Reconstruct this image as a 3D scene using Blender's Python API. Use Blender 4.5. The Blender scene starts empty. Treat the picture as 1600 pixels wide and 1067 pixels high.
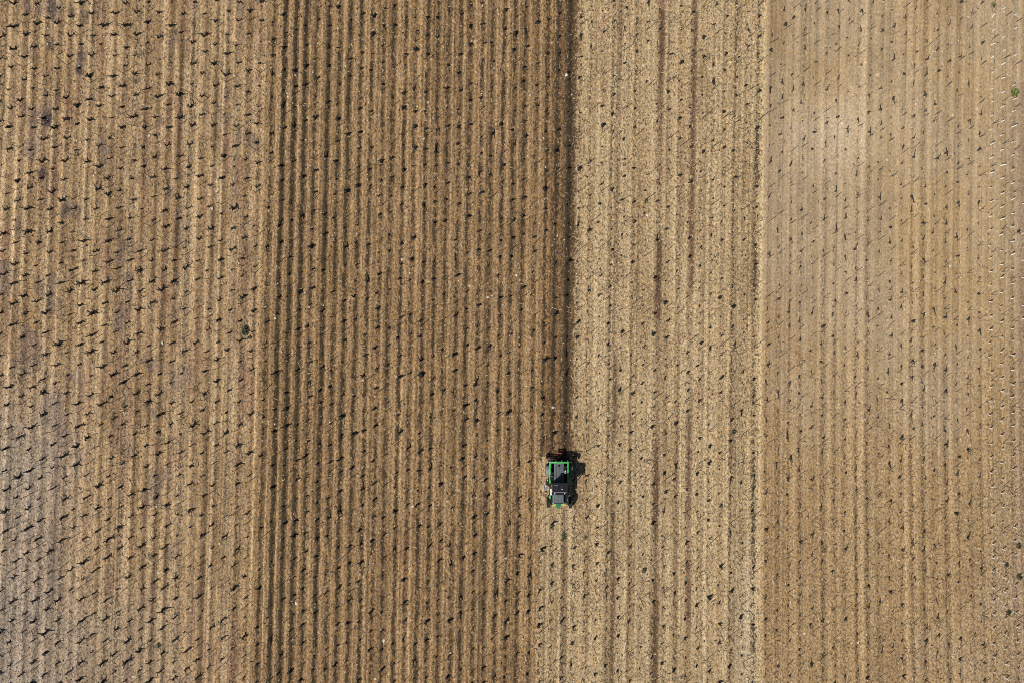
import bpy, bmesh, math, random
import numpy as np
from mathutils import Vector, Matrix

# ------------------------------------------------------------------ camera, sky, sun, exposure
scene = bpy.context.scene
PXM = 17.5                      # photograph pixels per metre of ground
CAM_H = 62.0                    # drone height, metres
cam_d = bpy.data.cameras.new('camera')
cam_d.sensor_width = 36.0
cam_d.lens = 36.0 * CAM_H / (1600 / PXM)
cam_d.clip_start = 0.5
cam_d.clip_end = 2000.0
cam = bpy.data.objects.new('camera', cam_d)
scene.collection.objects.link(cam)
cam.location = (0, 0, CAM_H)
scene.camera = cam

SUN_EL = math.radians(50.0)
SHADOW_AZ = math.radians(37.0)   # shadows run towards this direction (from +X, counter-clockwise)
world = bpy.data.worlds.new('World')
scene.world = world
world.use_nodes = True
wn = world.node_tree
bg = wn.nodes['Background']
sky = wn.nodes.new('ShaderNodeTexSky')
sky.sky_type = 'NISHITA'
sky.sun_disc = False
sky.sun_elevation = SUN_EL
# direction towards the sun in the ground plane
sdx, sdy = -math.cos(SHADOW_AZ), -math.sin(SHADOW_AZ)
sky.sun_rotation = math.atan2(sdx, sdy)
wn.links.new(sky.outputs[0], bg.inputs[0])
bg.inputs[1].default_value = 0.05

sun_d = bpy.data.lights.new('sun', 'SUN')
sun_d.energy = 5.0
sun_d.angle = math.radians(0.53)
sun_d.color = (1.0, 0.955, 0.88)
sun = bpy.data.objects.new('sun', sun_d)
scene.collection.objects.link(sun)
to_sun = Vector((sdx * math.cos(SUN_EL), sdy * math.cos(SUN_EL), math.sin(SUN_EL)))
sun.rotation_euler = to_sun.to_track_quat('Z', 'Y').to_euler()
sun.location = to_sun * 100

scene.view_settings.view_transform = 'Standard'
scene.view_settings.look = 'None'
scene.view_settings.exposure = 0.0
scene.view_settings.gamma = 1.0
scene.view_settings.use_curve_mapping = False
scene.render.engine = 'CYCLES'
scene.cycles.use_denoising = False
scene.cycles.pixel_filter_type = 'BLACKMAN_HARRIS'
scene.cycles.filter_width = 0.95
scene.cycles.max_bounces = 4

rng = np.random.default_rng(11)
random.seed(5)
COL = scene.collection

# ------------------------------------------------------------------ plan of the field
def wx(px): return (np.asarray(px, float) - 800.0) / PXM
def wy(py): return (533.5 - np.asarray(py, float)) / PXM

_SX = [-400, 0, 400, 890, 1190, 1600, 2000]
_SV = [-.055, -.042, -.027, -.013, -.010, .005, .012]
_CV = [0, 0, 0, 0, 1.2e-5, 2.8e-5, 3.4e-5]
def row_x(x0, py):
    """plan position of the line that crosses mid-field at x0"""
    dy = np.clip(np.asarray(py, float) - 533.0, -900, 900)
    return x0 + np.interp(x0, _SX, _SV) * dy + np.interp(x0, _SX, _CV) * dy * dy
def row_inv(px, py):
    x0 = np.array(px, float)
    for _ in range(4):
        x0 = px - (row_x(x0, py) - x0)
    return x0

# row families: (first x0, spacing, number)
PLOT_A = (0.7 - 17.9 * 12, 17.9, 35)      # old bush vines, left
PLOT_B = (414.6, 17.35, 28)               # tilled
PLOT_C = (900.3, 17.33, 17)               # straw covered
PLOT_D = (1197.0, 17.4, 35)               # pale sandy
XB, XC, XD = 402.0, 893.0, 1188.0

# ------------------------------------------------------------------ value noise
_T = np.random.default_rng(3).random((512, 512)).astype(np.float32)
def vn(x, y, seed=0):
    x = x + seed * 37.17; y = y + seed * 91.73
    ix = np.floor(x).astype(np.int64); iy = np.floor(y).astype(np.int64)
    fx = x - ix; fy = y - iy
    fx = fx * fx * (3 - 2 * fx); fy = fy * fy * (3 - 2 * fy)
    a = _T[ix % 512, iy % 512]; b = _T[(ix + 1) % 512, iy % 512]
    c = _T[ix % 512, (iy + 1) % 512]; d = _T[(ix + 1) % 512, (iy + 1) % 512]
    return (a + (b - a) * fx) * (1 - fy) + (c + (d - c) * fx) * fy
def fbm(x, y, seed=0, n=3):
    t = 0; amp = 1; s = 0
    for i in range(n):
        t = t + amp * vn(x * 2 ** i, y * 2 ** i, seed + i * 7); s += amp; amp *= .55
    return t / s
def sm(a, b, x):
    t = np.clip((x - a) / (b - a), 0, 1)
    return t * t * (3 - 2 * t)
def bump_(d, w): return np.exp(-(d / w) ** 2)

# per-row tilled darkness in plot B, per-row variation everywhere
_rr = np.random.default_rng(21)
DARK_B = np.where(np.arange(28) < 8, .9, .56) * (.75 + .45 * _rr.random(28))
DARK_B[:8] = [.5, .9, .95, .85, .6, .9, .6, .75]
DARK_B[9] = .62; DARK_B[12] = .6; DARK_B[22:26] = [.62, .66, .45, .5]
ROWV = _rr.random((4, 64))
SHIFT = (_rr.random((4, 64)) - .5) * .16

STAINS = [(75, 186, 9, 13, .95), (85, 18, 10, 15, .8), (133, 30, 9, 22, .6), (80, 72, 9, 12, .6), (128, 84, 7, 11, .7), (124, 111, 6, 9, .9),
          (66, 272, 8, 12, .8), (100, 330, 8, 12, .6), (60, 380, 6, 9, .9), (58, 445, 7, 12, .5), (112, 20, 6, 9, .5), (220, 86, 7, 6, .5), (75, 40, 6, 10, .4),
          (53, 690, 10, 15, .65), (46, 757, 10, 22, .65), (80, 740, 8, 7, .6), (107, 588, 7, 8, .6), (138, 905, 6, 9, .5), (28, 905, 5, 7, .5), (30, 820, 14, 22, .45),
          (236, 868, 6, 6, .7), (216, 875, 4, 5, .6), (204, 480, 6, 7, .5), (213, 283, 6, 7, .5), (75, 478, 8, 10, .4), (250, 190, 8, 12, .5), (20, 690, 12, 20, .3)]
def soil(X, Y):
    """height and colour of the field surface at world X, Y (arrays)"""
    PX = X * PXM + 800.0; PY = 533.5 - Y * PXM
    x0 = row_inv(PX, PY)
    wob = (fbm(X * .6, Y * .25, 5) - .5) * .10
    z = np.zeros_like(X)
    r = np.zeros(X.shape + (3,))
    fine = fbm(X * 3.1, Y * 1.6, 1, 3)
    U = x0 / PXM
    streak = fbm(U * 4.2, Y * .06, 2, 3)        # drawn out along the rows by wheels and tines
    streak = .5 + (streak - .5) * 1.25
    streak2 = fbm(U * 9.0, Y * .05, 9, 2)
    band = vn(U * 2.9, Y * .012, 40)            # each pass of the machine left its own tone
    clump = np.zeros_like(X)
    blot = fbm(X * .16, Y * .10, 4, 3)
    tan_l = np.array([.430, .305, .165]); tan_m = np.array([.335, .228, .114])
    brown = np.array([.205, .127, .060]); dark = np.array([.062, .043, .024])
    grey = np.array([.335, .268, .190]); red = np.array([.185, .105, .065])
    purple = np.array([.105, .080, .078]); straw = np.array([.470, .352, .203])

    def mix(a, b, t): return a + (b - a) * np.clip(t, 0, 1)[..., None]
    def coord(plot, idx):
        k = (x0 - plot[0]) / plot[1]
        ki = np.clip(np.round(k), 0, plot[2] - 1).astype(int)
        du = (k - ki) + wob
        return k, ki, du

    # ---- A: old bush vines, rough ground, stains
    k, ki, du = coord(PLOT_A, 0)
    rv = ROWV[0][ki]
    za = .05 * bump_(du, .2) + .03 * np.cos(du * 6.28 * 1.0) + .07 * (fine - .5) + .06 * (streak - .5)
    ca = mix(np.broadcast_to(tan_m * .95, r.shape), tan_l * 1.02, sm(.40, .60, streak) * .85)
    ca = mix(ca, brown, sm(.5, .75, fbm(X * .5, Y * .14, 12)) * .55)
    ca = mix(ca, brown * .9, bump_(du + .12 * (rv - .5), .2) * (.42 + .58 * rv))
    ca = mix(ca, red * 1.2, sm(.56, .78, fbm(U * 1.1, Y * .16, 31)) * .6)
    st = sm(.64, .78, fbm(X * .45, Y * .33, 44, 3) + .07 * sm(260, 60, x0) - .05 * sm(250, 420, x0))
    ca = mix(ca, purple, st * .45)
    edge = (fbm(X * 1.6, Y * 1.3, 91, 3) - .5)
    for sx, sy, ra, rb, a in STAINS:
        q = np.sqrt(((PX - sx) / ra) ** 2 + ((PY - sy) / rb) ** 2) + edge * 1.5
        ca = mix(ca, purple * .55, sm(1.25, .35, q) * a)
    for xr, w, a in ((268, 3.5, .8), (232, 5, .35), (325, 5, .45), (385, 4, .35), (310, 3, .3)):
        ca = mix(ca, brown * .62, bump_(x0 - xr + 6 * (vn(Y * .2, X * 0, 3) - .5), w) * a * (.35 + sm(.3, .65, vn(Y * .22, X * .1, 50 + xr))))
    for xr, w in ((290, 2.6), (283, 2.0), (360, 2.8), (122, 2.2), (198, 2.4), (70, 2.2), (338, 2.0)):
        ca = mix(ca, straw * .92, bump_(x0 - xr + 3 * (vn(Y * .15, X * 0, 8) - .5), w) * .6)
    greyl = (sm(190, 40, x0) * sm(520, 760, PY) + .6 * sm(230, 90, np.abs(x0 - 120)) * sm(850, 1000, PY)) * (.5 + .8 * fbm(X * .12, Y * .1, 77, 2))
    ca = mix(ca, grey * .84, greyl * .85 * (.55 + .9 * fine))

    # ---- B: tilled, ridged
    k, ki, du = coord(PLOT_B, 1)
    dk = DARK_B[np.clip(ki, 0, 27)]
    du = du + (fbm(X * .9, Y * .7, 52, 2) - .5) * .16
    du2 = du + SHIFT[1][ki]
    strip = bump_(du2, .19)
    ragged = sm(.25, .75, fbm(X * 3.5, Y * 1.1, 15) + .25 * (dk - .5))
    zb = .065 * strip * (.2 + 1.2 * fine) * (.5 + dk) - .045 * bump_(np.abs(du) - .30, .05) + .035 * bump_(np.abs(du) - .5, .12) \
        + .09 * (fbm(X * 4.5, Y * 2.6, 8, 2) - .5) + .05 * (streak2 - .5)
    cb = mix(np.broadcast_to(tan_m * .72, r.shape), tan_l * .76, sm(.40, .66, streak) * .8)
    cb = mix(cb, tan_l * .92, bump_(np.abs(du - .02) - .46, .08) * (.25 + .7 * ROWV[1][ki]))
    cb = mix(cb, brown * .85, bump_(du2, .25) * (.30 + .5 * dk))
    cb = mix(cb, dark * 1.05, strip * ragged * dk * .75)
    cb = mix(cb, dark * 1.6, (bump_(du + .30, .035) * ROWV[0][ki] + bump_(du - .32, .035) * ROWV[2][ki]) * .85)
    cb = mix(cb, dark * .7, bump_(du2, .13) * sm(7.6, 6.4, k) * dk * (.1 + .9 * ragged) * .4)
    cb = mix(cb, brown * .85, sm(.52, .8, blot) * .35)
    # freshly worked strip behind the tractor
    fresh = sm(843, 852, x0) * sm(712, 700, PY)
    frc = mix(np.broadcast_to(brown * .92, r.shape), tan_m * .9, sm(.4, .75, streak2) * .5)
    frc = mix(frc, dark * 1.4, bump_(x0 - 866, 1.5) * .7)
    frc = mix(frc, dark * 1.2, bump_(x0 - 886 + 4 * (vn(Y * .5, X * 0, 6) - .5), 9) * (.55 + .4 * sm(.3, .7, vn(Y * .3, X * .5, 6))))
    frc = mix(frc, dark * 1.3, sm(.5, .75, fbm(X * 6, Y * .5, 61)) * .4)
    cb = mix(cb, frc, fresh * .95)
    zb = zb - .03 * fresh - .03 * fresh * (bump_(x0 - 866, 1.5) + bump_(x0 - 887, 4))

    # ---- C: untilled, straw and leaf litter
    kc = (x0 - PLOT_C[0]) / PLOT_C[1]
    kci = np.round(kc).astype(int)
    duc = kc - kci + wob
    rvc = ROWV[2][np.clip(kci, -4, 40) % 64]
    zc = .035 * bump_(duc, .16) + .06 * (fine - .5) + .06 * (streak - .5)
    cc = mix(np.broadcast_to(tan_l * .92, r.shape), straw * .94, sm(.38, .62, streak) * .7)
    cc = mix(cc, tan_m * .82, bump_(duc - .45, .2) * (.2 + .6 * rvc))
    cc = mix(cc, brown * .9, bump_(duc + .06, .13) * (.25 + .5 * ROWV[3][np.clip(kci, -4, 40) % 64]))
    cc = mix(cc, brown * 1.0, sm(.55, .8, fbm(U * 1.1, Y * .09, 19)) * .5)
    for xr, w, a in ((962, 4, .75), (1028, 5, 1.15), (1079, 5, .75), (1147, 4, .35), (922, 1.2, .55), (886, 3, .55), (1060, 1.2, .3)):
        on = sm(.25, .6, vn(Y * .16, X * 0, 90 + xr))
        if xr == 922: on = on * sm(450, 700, PY)
        if xr == 886: on = on * sm(760, 860, PY)
        if xr == 1147: on = on * sm(150, 400, PY)
        cc = mix(cc, mix(np.broadcast_to(brown * .62, r.shape), red * .8, vn(X * 2, Y * .4, 9)), bump_(x0 - xr + 4 * (vn(Y * .25, X * 0, 13) - .5), w) * a * (.3 + on))
    cc = mix(cc, np.array([.30, .19, .11]), sm(.68, .8, fbm(X * .5, Y * .4, 71)) * .5)

    # ---- D: pale sandy plot
    k, ki, du = coord(PLOT_D, 3)
    rvd = ROWV[3][ki]
    zd = .03 * bump_(du, .2) + .035 * (fine - .5) + .035 * (streak - .5)
    cd = mix(np.broadcast_to(tan_m * 1.05, r.shape), tan_l * .95, sm(.34, .62, streak) * .8)
    cd = mix(cd, brown * 1.05, bump_(du + .05, .18) * (.30 + .5 * rvd + .25 * sm(400, 800, PY)))
    cd = mix(cd, straw * .98, bump_(du - .40, .055) * .75 * rvd)
    cd = mix(cd, brown * .95, bump_(du - .30 - .1 * rvd, .04) * .45 * (1 - rvd))
    cd = mix(cd, brown * 1.08, sm(.5, .8, blot) * .4)
    cd = mix(cd, brown * 1.15, sm(1260, 1190, x0) * .35)
    cd = mix(cd, brown * 1.25, sm(380, 900, PY) * .42)
    cd = mix(cd, grey * 1.06, sm(.4, .7, fbm(X * .1, Y * .08, 25)) * .35)
    dust = np.exp(-(((PX - 1310) / 75) ** 2 + ((PY - 200) / 62) ** 2)) * (.65 + .5 * fbm(X * .6, Y * .6, 55))
    cd = mix(cd, np.array([.51, .395, .255]), dust * .75 * (.6 + .8 * streak))
    zd = zd * (1 - .6 * np.clip(dust, 0, 1))
    cd = mix(cd, np.array([.25, .175, .115]), sm(1560, 1595, x0) * sm(60, 200, PY) * .5)

    # ---- put the plots side by side
    jit = (vn(Y * .8, X * 0, 17) - .5) * 5
    inB = sm(XB - 2, XB + 2, x0 + jit)
    edgeC = np.where(PY < 712, XC + 4, 846.0) + 5 * (vn(Y * 2.2, X * .7, 23) - .5)
    inC = sm(-2, 2, x0 - edgeC + jit * .6)
    inD = sm(XD - 3, XD + 3, x0 + jit * .5)
    cb = cb * np.array([.93, .865, .84]); cc = cc * np.array([1.0, 1.015, 1.05]); cd = cd * np.array([.985, 1.0, 1.04]); ca = ca * np.array([1.0, .995, 1.06])
    z = za * (1 - inB) + zb * inB
    c = mix(ca, cb, inB)
    z = z * (1 - inC) + zc * inC; c = mix(c, cc, inC)
    z = z * (1 - inD) + zd * inD; c = mix(c, cd, inD)
    # pale track beside the sandy plot and beside the old vines
    c = mix(c, straw * 1.08, bump_(x0 - 1187, 4.5) * .8)
    c = mix(c, np.array([.44, .36, .25]), bump_(x0 - 1168, 12) * sm(780, 1000, PY) * .5)
    c = mix(c, tan_l, bump_(x0 - 402, 4) * .35)
    line_amt = (.42 * (1 - inB) + .45 * inB * (1 - inC) + .36 * inC * (1 - inD) + .34 * inD)
    lines = vn(U * 7.0, Y * .015, 36) * .6 + streak2 * .4
    c = c * (1 + line_amt * (sm(.58, .78, lines) * .55 - sm(.42, .22, lines) * .75))[..., None]
    # everything a little uneven
    c = c * (.84 + .32 * fbm(X * 2.3, Y * 1.4, 66, 3))[..., None]
    c = c * (1 + (band - .5) * (.10 + .22 * (1 - inB) * sm(420, 300, x0) * .4 + .20 * inD))[..., None]
    # how much of the surface is dark crumbs, dead weeds and leaves
    cl_a = .10 + .34 * bump_(coord(PLOT_A, 0)[2], .25) * ROWV[0][coord(PLOT_A, 0)[1]] + .12 * sm(.5, .7, fine)
    cl_b = .14 + strip * (.10 + .85 * dk) * (.45 + .8 * ragged) + .2 * fresh + .35 * fresh * bump_(x0 - 886, 8)
    cl_c = .16 + .30 * bump_(duc, .2) * rvc + .12 * sm(.5, .8, streak2) + .22 * bump_(x0 - 1028, 4) + .15 * bump_(x0 - 962, 4) + .35 * bump_(x0 - 1180, 4) * sm(.4, .7, vn(Y * .4, X * 0, 58))
    cl_d = (.03 + .26 * bump_(coord(PLOT_D, 3)[2], .22) * ROWV[3][coord(PLOT_D, 3)[1]]) * (.35 + 1.0 * sm(250, 850, PY)) + .08 * sm(450, 950, PY)
    clump = cl_a * (1 - inB) + cl_b * inB
    clump = clump * (1 - inC) + cl_c * inC
    clump = clump * (1 - inD) + cl_d * inD
    far = sm(46, 70, np.abs(X)) + sm(32, 48, np.abs(Y))
    z = z * (1 - np.clip(far, 0, 1))
    return z, np.clip(c, .01, .8), np.clip(clump, 0, 1)

# ------------------------------------------------------------------ helpers
def tag(o, label=None, cat=None, group=None, kind=None):
    if label: o['label'] = label
    if cat: o['category'] = cat
    if group: o['group'] = group
    if kind: o['kind'] = kind
    return o

def np_mesh(name, V, F, col=None, smooth=False):
    """mesh from a vertex array and an (n,3) or (n,4) face array"""
    V = np.asarray(V, np.float32); F = np.asarray(F, np.int32)
    me = bpy.data.meshes.new(name)
    n, s = F.shape
    me.vertices.add(len(V)); me.vertices.foreach_set('co', V.ravel())
    me.loops.add(n * s); me.loops.foreach_set('vertex_index', F.ravel())
    me.polygons.add(n)
    me.polygons.foreach_set('loop_start', np.arange(0, n * s, s, dtype=np.int32))
    me.polygons.foreach_set('loop_total', np.full(n, s, np.int32))
    if smooth: me.polygons.foreach_set('use_smooth', np.ones(n, bool))
    me.update(calc_edges=True)
    if col is not None:
        a = me.color_attributes.new('tint', 'FLOAT_COLOR', 'POINT')
        c4 = np.ones((len(V), 4), np.float32); c4[:, :np.shape(col)[1]] = col
        a.data.foreach_set('color', c4.ravel())
    return me

def link(name, me, mat=None, parent=None, loc=None):
    o = bpy.data.objects.new(name, me)
    COL.objects.link(o)
    if mat is not None and me is not None and len(me.materials) == 0: me.materials.append(mat)
    if parent is not None: o.parent = parent
    if loc is not None: o.location = loc
    return o

def empty(name, loc):
    o = bpy.data.objects.new(name, None)
    o.empty_display_size = .2
    COL.objects.link(o); o.location = loc
    return o

def mat_basic(name, col, rough=.6, metal=0.0, var=.15, scale=8.0, bump=.0, coat=0.0, tint=False):
    m = bpy.data.materials.new(name); m.use_nodes = True
    nt = m.node_tree; b = nt.nodes['Principled BSDF']
    b.inputs['Roughness'].default_value = rough; b.inputs['Metallic'].default_value = metal
    if coat: b.inputs['Coat Weight'].default_value = coat
    tc = nt.nodes.new('ShaderNodeTexCoord')
    nz = nt.nodes.new('ShaderNodeTexNoise'); nz.inputs['Scale'].default_value = scale; nz.inputs['Detail'].default_value = 5
    nt.links.new(tc.outputs['Object'], nz.inputs['Vector'])
    mr = nt.nodes.new('ShaderNodeMapRange')
    mr.inputs['From Min'].default_value = .3; mr.inputs['From Max'].default_value = .7
    mr.inputs['To Min'].default_value = 1 - var; mr.inputs['To Max'].default_value = 1 + var
    nt.links.new(nz.outputs['Fac'], mr.inputs['Value'])
    mx = nt.nodes.new('ShaderNodeVectorMath'); mx.operation = 'SCALE'
    nt.links.new(mr.outputs[0], mx.inputs['Scale'])
    if tint:
        at = nt.nodes.new('ShaderNodeAttribute'); at.attribute_name = 'tint'
        nt.links.new(at.outputs['Color'], mx.inputs[0])
    else:
        mx.inputs[0].default_value = col
    nt.links.new(mx.outputs[0], b.inputs['Base Color'])
    if bump:
        bp = nt.nodes.new('ShaderNodeBump'); bp.inputs['Strength'].default_value = bump; bp.inputs['Distance'].default_value = .02
        nt.links.new(nz.outputs['Fac'], bp.inputs['Height']); nt.links.new(bp.outputs[0], b.inputs['Normal'])
    return m

# ------------------------------------------------------------------ the ground
def axis(lo, hi, step):
    core = np.arange(lo, hi + step / 2, step)
    out = []; d = step; v = hi
    while v < 420:
        d *= 1.35; v += d; out.append(v)
    out = np.array(out)
    return np.concatenate([(lo - (out - hi))[::-1], core, out])

gx = axis(-51, 51, .098); gy = axis(-36, 36, .19)
GX, GY = np.meshgrid(gx, gy)
gz, gc, gcl = soil(GX, GY)
nx, ny = len(gx), len(gy)
idx = np.arange(nx * ny).reshape(ny, nx)
GF = np.stack([idx[:-1, :-1], idx[:-1, 1:], idx[1:, 1:], idx[1:, :-1]], -1).reshape(-1, 4)
gme = np_mesh('ground', np.stack([GX, GY, gz], -1).reshape(-1, 3), GF, np.concatenate([gc, gcl[..., None]], -1).reshape(-1, 4), smooth=True)

def soil_material():
    m = bpy.data.materials.new('field_soil'); m.use_nodes = True
    nt = m.node_tree; N = nt.nodes; L = nt.links
    b = N['Principled BSDF']; b.inputs['Roughness'].default_value = .95
    b.inputs['Specular IOR Level'].default_value = .15
    at = N.new('ShaderNodeAttribute'); at.attribute_name = 'tint'
    tc = N.new('ShaderNodeTexCoord')
    mp = N.new('ShaderNodeMapping'); mp.inputs['Scale'].default_value = (1.0, .62, 1.0)
    L.new(tc.outputs['Object'], mp.inputs['Vector'])
    n1 = N.new('ShaderNodeTexNoise'); n1.inputs['Scale'].default_value = 6.5; n1.inputs['Detail'].default_value = 5; n1.inputs['Roughness'].default_value = .8
    n2 = N.new('ShaderNodeTexNoise'); n2.inputs['Scale'].default_value = 3.0; n2.inputs['Detail'].default_value = 3
    L.new(mp.outputs[0], n1.inputs['Vector']); L.new(tc.outputs['Object'], n2.inputs['Vector'])
    r1 = N.new('ShaderNodeMapRange')
    for k, v in (('From Min', .33), ('From Max', .67), ('To Min', .08), ('To Max', 1.88)): r1.inputs[k].default_value = v
    L.new(n1.outputs['Fac'], r1.inputs['Value'])
    sc = N.new('ShaderNodeVectorMath'); sc.operation = 'SCALE'
    # clean sandy soil is smoother than soil strewn with crumbs
    kq = N.new('ShaderNodeMapRange'); kq.inputs['From Max'].default_value = .14; kq.inputs['To Min'].default_value = .42; kq.inputs['To Max'].default_value = 1.0
    L.new(at.outputs['Alpha'], kq.inputs['Value'])
    s1 = N.new('ShaderNodeMath'); s1.operation = 'SUBTRACT'; s1.inputs[1].default_value = 1.0; L.new(r1.outputs[0], s1.inputs[0])
    s2 = N.new('ShaderNodeMath'); s2.operation = 'MULTIPLY_ADD'; s2.inputs[2].default_value = 1.0; L.new(s1.outputs[0], s2.inputs[0]); L.new(kq.outputs[0], s2.inputs[1])
    L.new(at.outputs['Color'], sc.inputs[0]); L.new(s2.outputs[0], sc.inputs['Scale'])
    # hue drifts between ochre and grey-brown crumbs
    hs = N.new('ShaderNodeHueSaturation')
    r2 = N.new('ShaderNodeMapRange')
    for k, v in (('From Min', .3), ('From Max', .7), ('To Min', .86), ('To Max', 1.17)): r2.inputs[k].default_value = v
    L.new(n2.outputs['Fac'], r2.inputs['Value']); L.new(r2.outputs[0], hs.inputs['Saturation'])
    L.new(sc.outputs[0], hs.inputs['Color'])
    # dark crumbs: a crisp noise cut at the local share of dark matter
    mp3 = N.new('ShaderNodeMapping'); mp3.inputs['Scale'].default_value = (1.0, .55, 1.0)
    L.new(tc.outputs['Object'], mp3.inputs['Vector'])
    n3 = N.new('ShaderNodeTexNoise'); n3.inputs['Scale'].default_value = 5.5; n3.inputs['Detail'].default_value = 3; n3.inputs['Roughness'].default_value = .75
    L.new(mp3.outputs[0], n3.inputs['Vector'])
    ad = N.new('ShaderNodeMath'); ad.operation = 'MULTIPLY_ADD'; ad.inputs[1].default_value = .42; ad.inputs[2].default_value = -.72
    L.new(at.outputs['Alpha'], ad.inputs[0])
    ad2 = N.new('ShaderNodeMath'); ad2.operation = 'ADD'; L.new(n3.outputs['Fac'], ad2.inputs[0]); L.new(ad.outputs[0], ad2.inputs[1])
    cut = N.new('ShaderNodeMapRange'); cut.inputs['From Min'].default_value = -.02; cut.inputs['From Max'].default_value = .03; cut.inputs['To Max'].default_value = .88
    L.new(ad2.outputs[0], cut.inputs['Value'])
    dk = N.new('ShaderNodeMix'); dk.data_type = 'RGBA'; dk.inputs['B'].default_value = (.040, .029, .017, 1)
    L.new(cut.outputs[0], dk.inputs['Factor']); L.new(hs.outputs[0], dk.inputs['A'])
    # pale flecks of straw and stone dust
    n4 = N.new('ShaderNodeTexNoise'); n4.inputs['Scale'].default_value = 11; n4.inputs['Detail'].default_value = 2
    L.new(mp.outputs[0], n4.inputs['Vector'])
    fl = N.new('ShaderNodeMapRange'); fl.inputs['From Min'].default_value = .60; fl.inputs['From Max'].default_value = .70; fl.inputs['To Max'].default_value = .7
    L.new(n4.outputs['Fac'], fl.inputs['Value'])
    sc2 = N.new('ShaderNodeVectorMath'); sc2.operation = 'MULTIPLY'; sc2.inputs[1].default_value = (1.5, 1.55, 1.65); L.new(at.outputs['Color'], sc2.inputs[0])
    pf = N.new('ShaderNodeMix'); pf.data_type = 'RGBA'
    L.new(fl.outputs[0], pf.inputs['Factor']); L.new(dk.outputs['Result'], pf.inputs['A']); L.new(sc2.outputs[0], pf.inputs['B'])
    L.new(pf.outputs['Result'], b.inputs['Base Color'])
    bp = N.new('ShaderNodeBump'); bp.inputs['Strength'].default_value = .9; bp.inputs['Distance'].default_value = .05
    L.new(n1.outputs['Fac'], bp.inputs['Height']); L.new(bp.outputs[0], b.inputs['Normal'])
    return m
ground = link('ground', gme, soil_material())
tag(ground, 'dry brown vineyard soil ploughed into long parallel rows', None, None, 'structure')

def ground_z(X, Y):
    """height of the built sheet at X, Y (bilinear)"""
    X = np.asarray(X, float); Y = np.asarray(Y, float)
    i = np.clip(np.searchsorted(gx, X) - 1, 0, nx - 2); j = np.clip(np.searchsorted(gy, Y) - 1, 0, ny - 2)
    fx = (X - gx[i]) / (gx[i + 1] - gx[i]); fy = (Y - gy[j]) / (gy[j + 1] - gy[j])
    return (gz[j, i] * (1 - fx) + gz[j, i + 1] * fx) * (1 - fy) + (gz[j + 1, i] * (1 - fx) + gz[j + 1, i + 1] * fx) * fy

# ------------------------------------------------------------------ stand-alone shapes as arrays
def tube(path, rad, sides=5, cap=True):
    """tapered tube through points; returns verts, triangles"""
    P = np.asarray(path, float); n = len(P)
    V = []; F = []
    for i in range(n):
        t = P[min(i + 1, n - 1)] - P[max(i - 1, 0)]; t = t / (np.linalg.norm(t) + 1e-9)
        a = np.array([1., 0, 0]) if abs(t[0]) < .8 else np.array([0, 1., 0])
        u = np.cross(t, a); u /= np.linalg.norm(u); v = np.cross(t, u)
        for s in range(sides):
            th = 2 * math.pi * s / sides
            V.append(P[i] + rad[i] * (math.cos(th) * u + math.sin(th) * v))
    for i in range(n - 1):
        for s in range(sides):
            a, b = i * sides + s, i * sides + (s + 1) % sides
            F += [(a, b, b + sides), (a, b + sides, a + sides)]
    if cap:
        for s in range(1, sides - 1):
            F.append((0, s + 1, s)); q = (n - 1) * sides; F.append((q, q + s, q + s + 1))
    return np.array(V), np.array(F)

def join(parts):
    V = []; F = []; o = 0
    for v, f in parts:
        V.append(v); F.append(f + o); o += len(v)
    return np.concatenate(V), np.concatenate(F)

M_bark = mat_basic('vine_bark', (.013, .011, .010), .9, var=.45, scale=14, bump=.6)
M_stake = mat_basic('weathered_stake', (.085, .066, .050), .85, var=.35, scale=9, bump=.3)
M_stake_pale = mat_basic('pale_wood_stake', (.40, .32, .22), .8, var=.3, scale=9, bump=.3)
M_wire = mat_basic('tie_wire', (.20, .18, .15), .5, metal=.6, var=.2)

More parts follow.
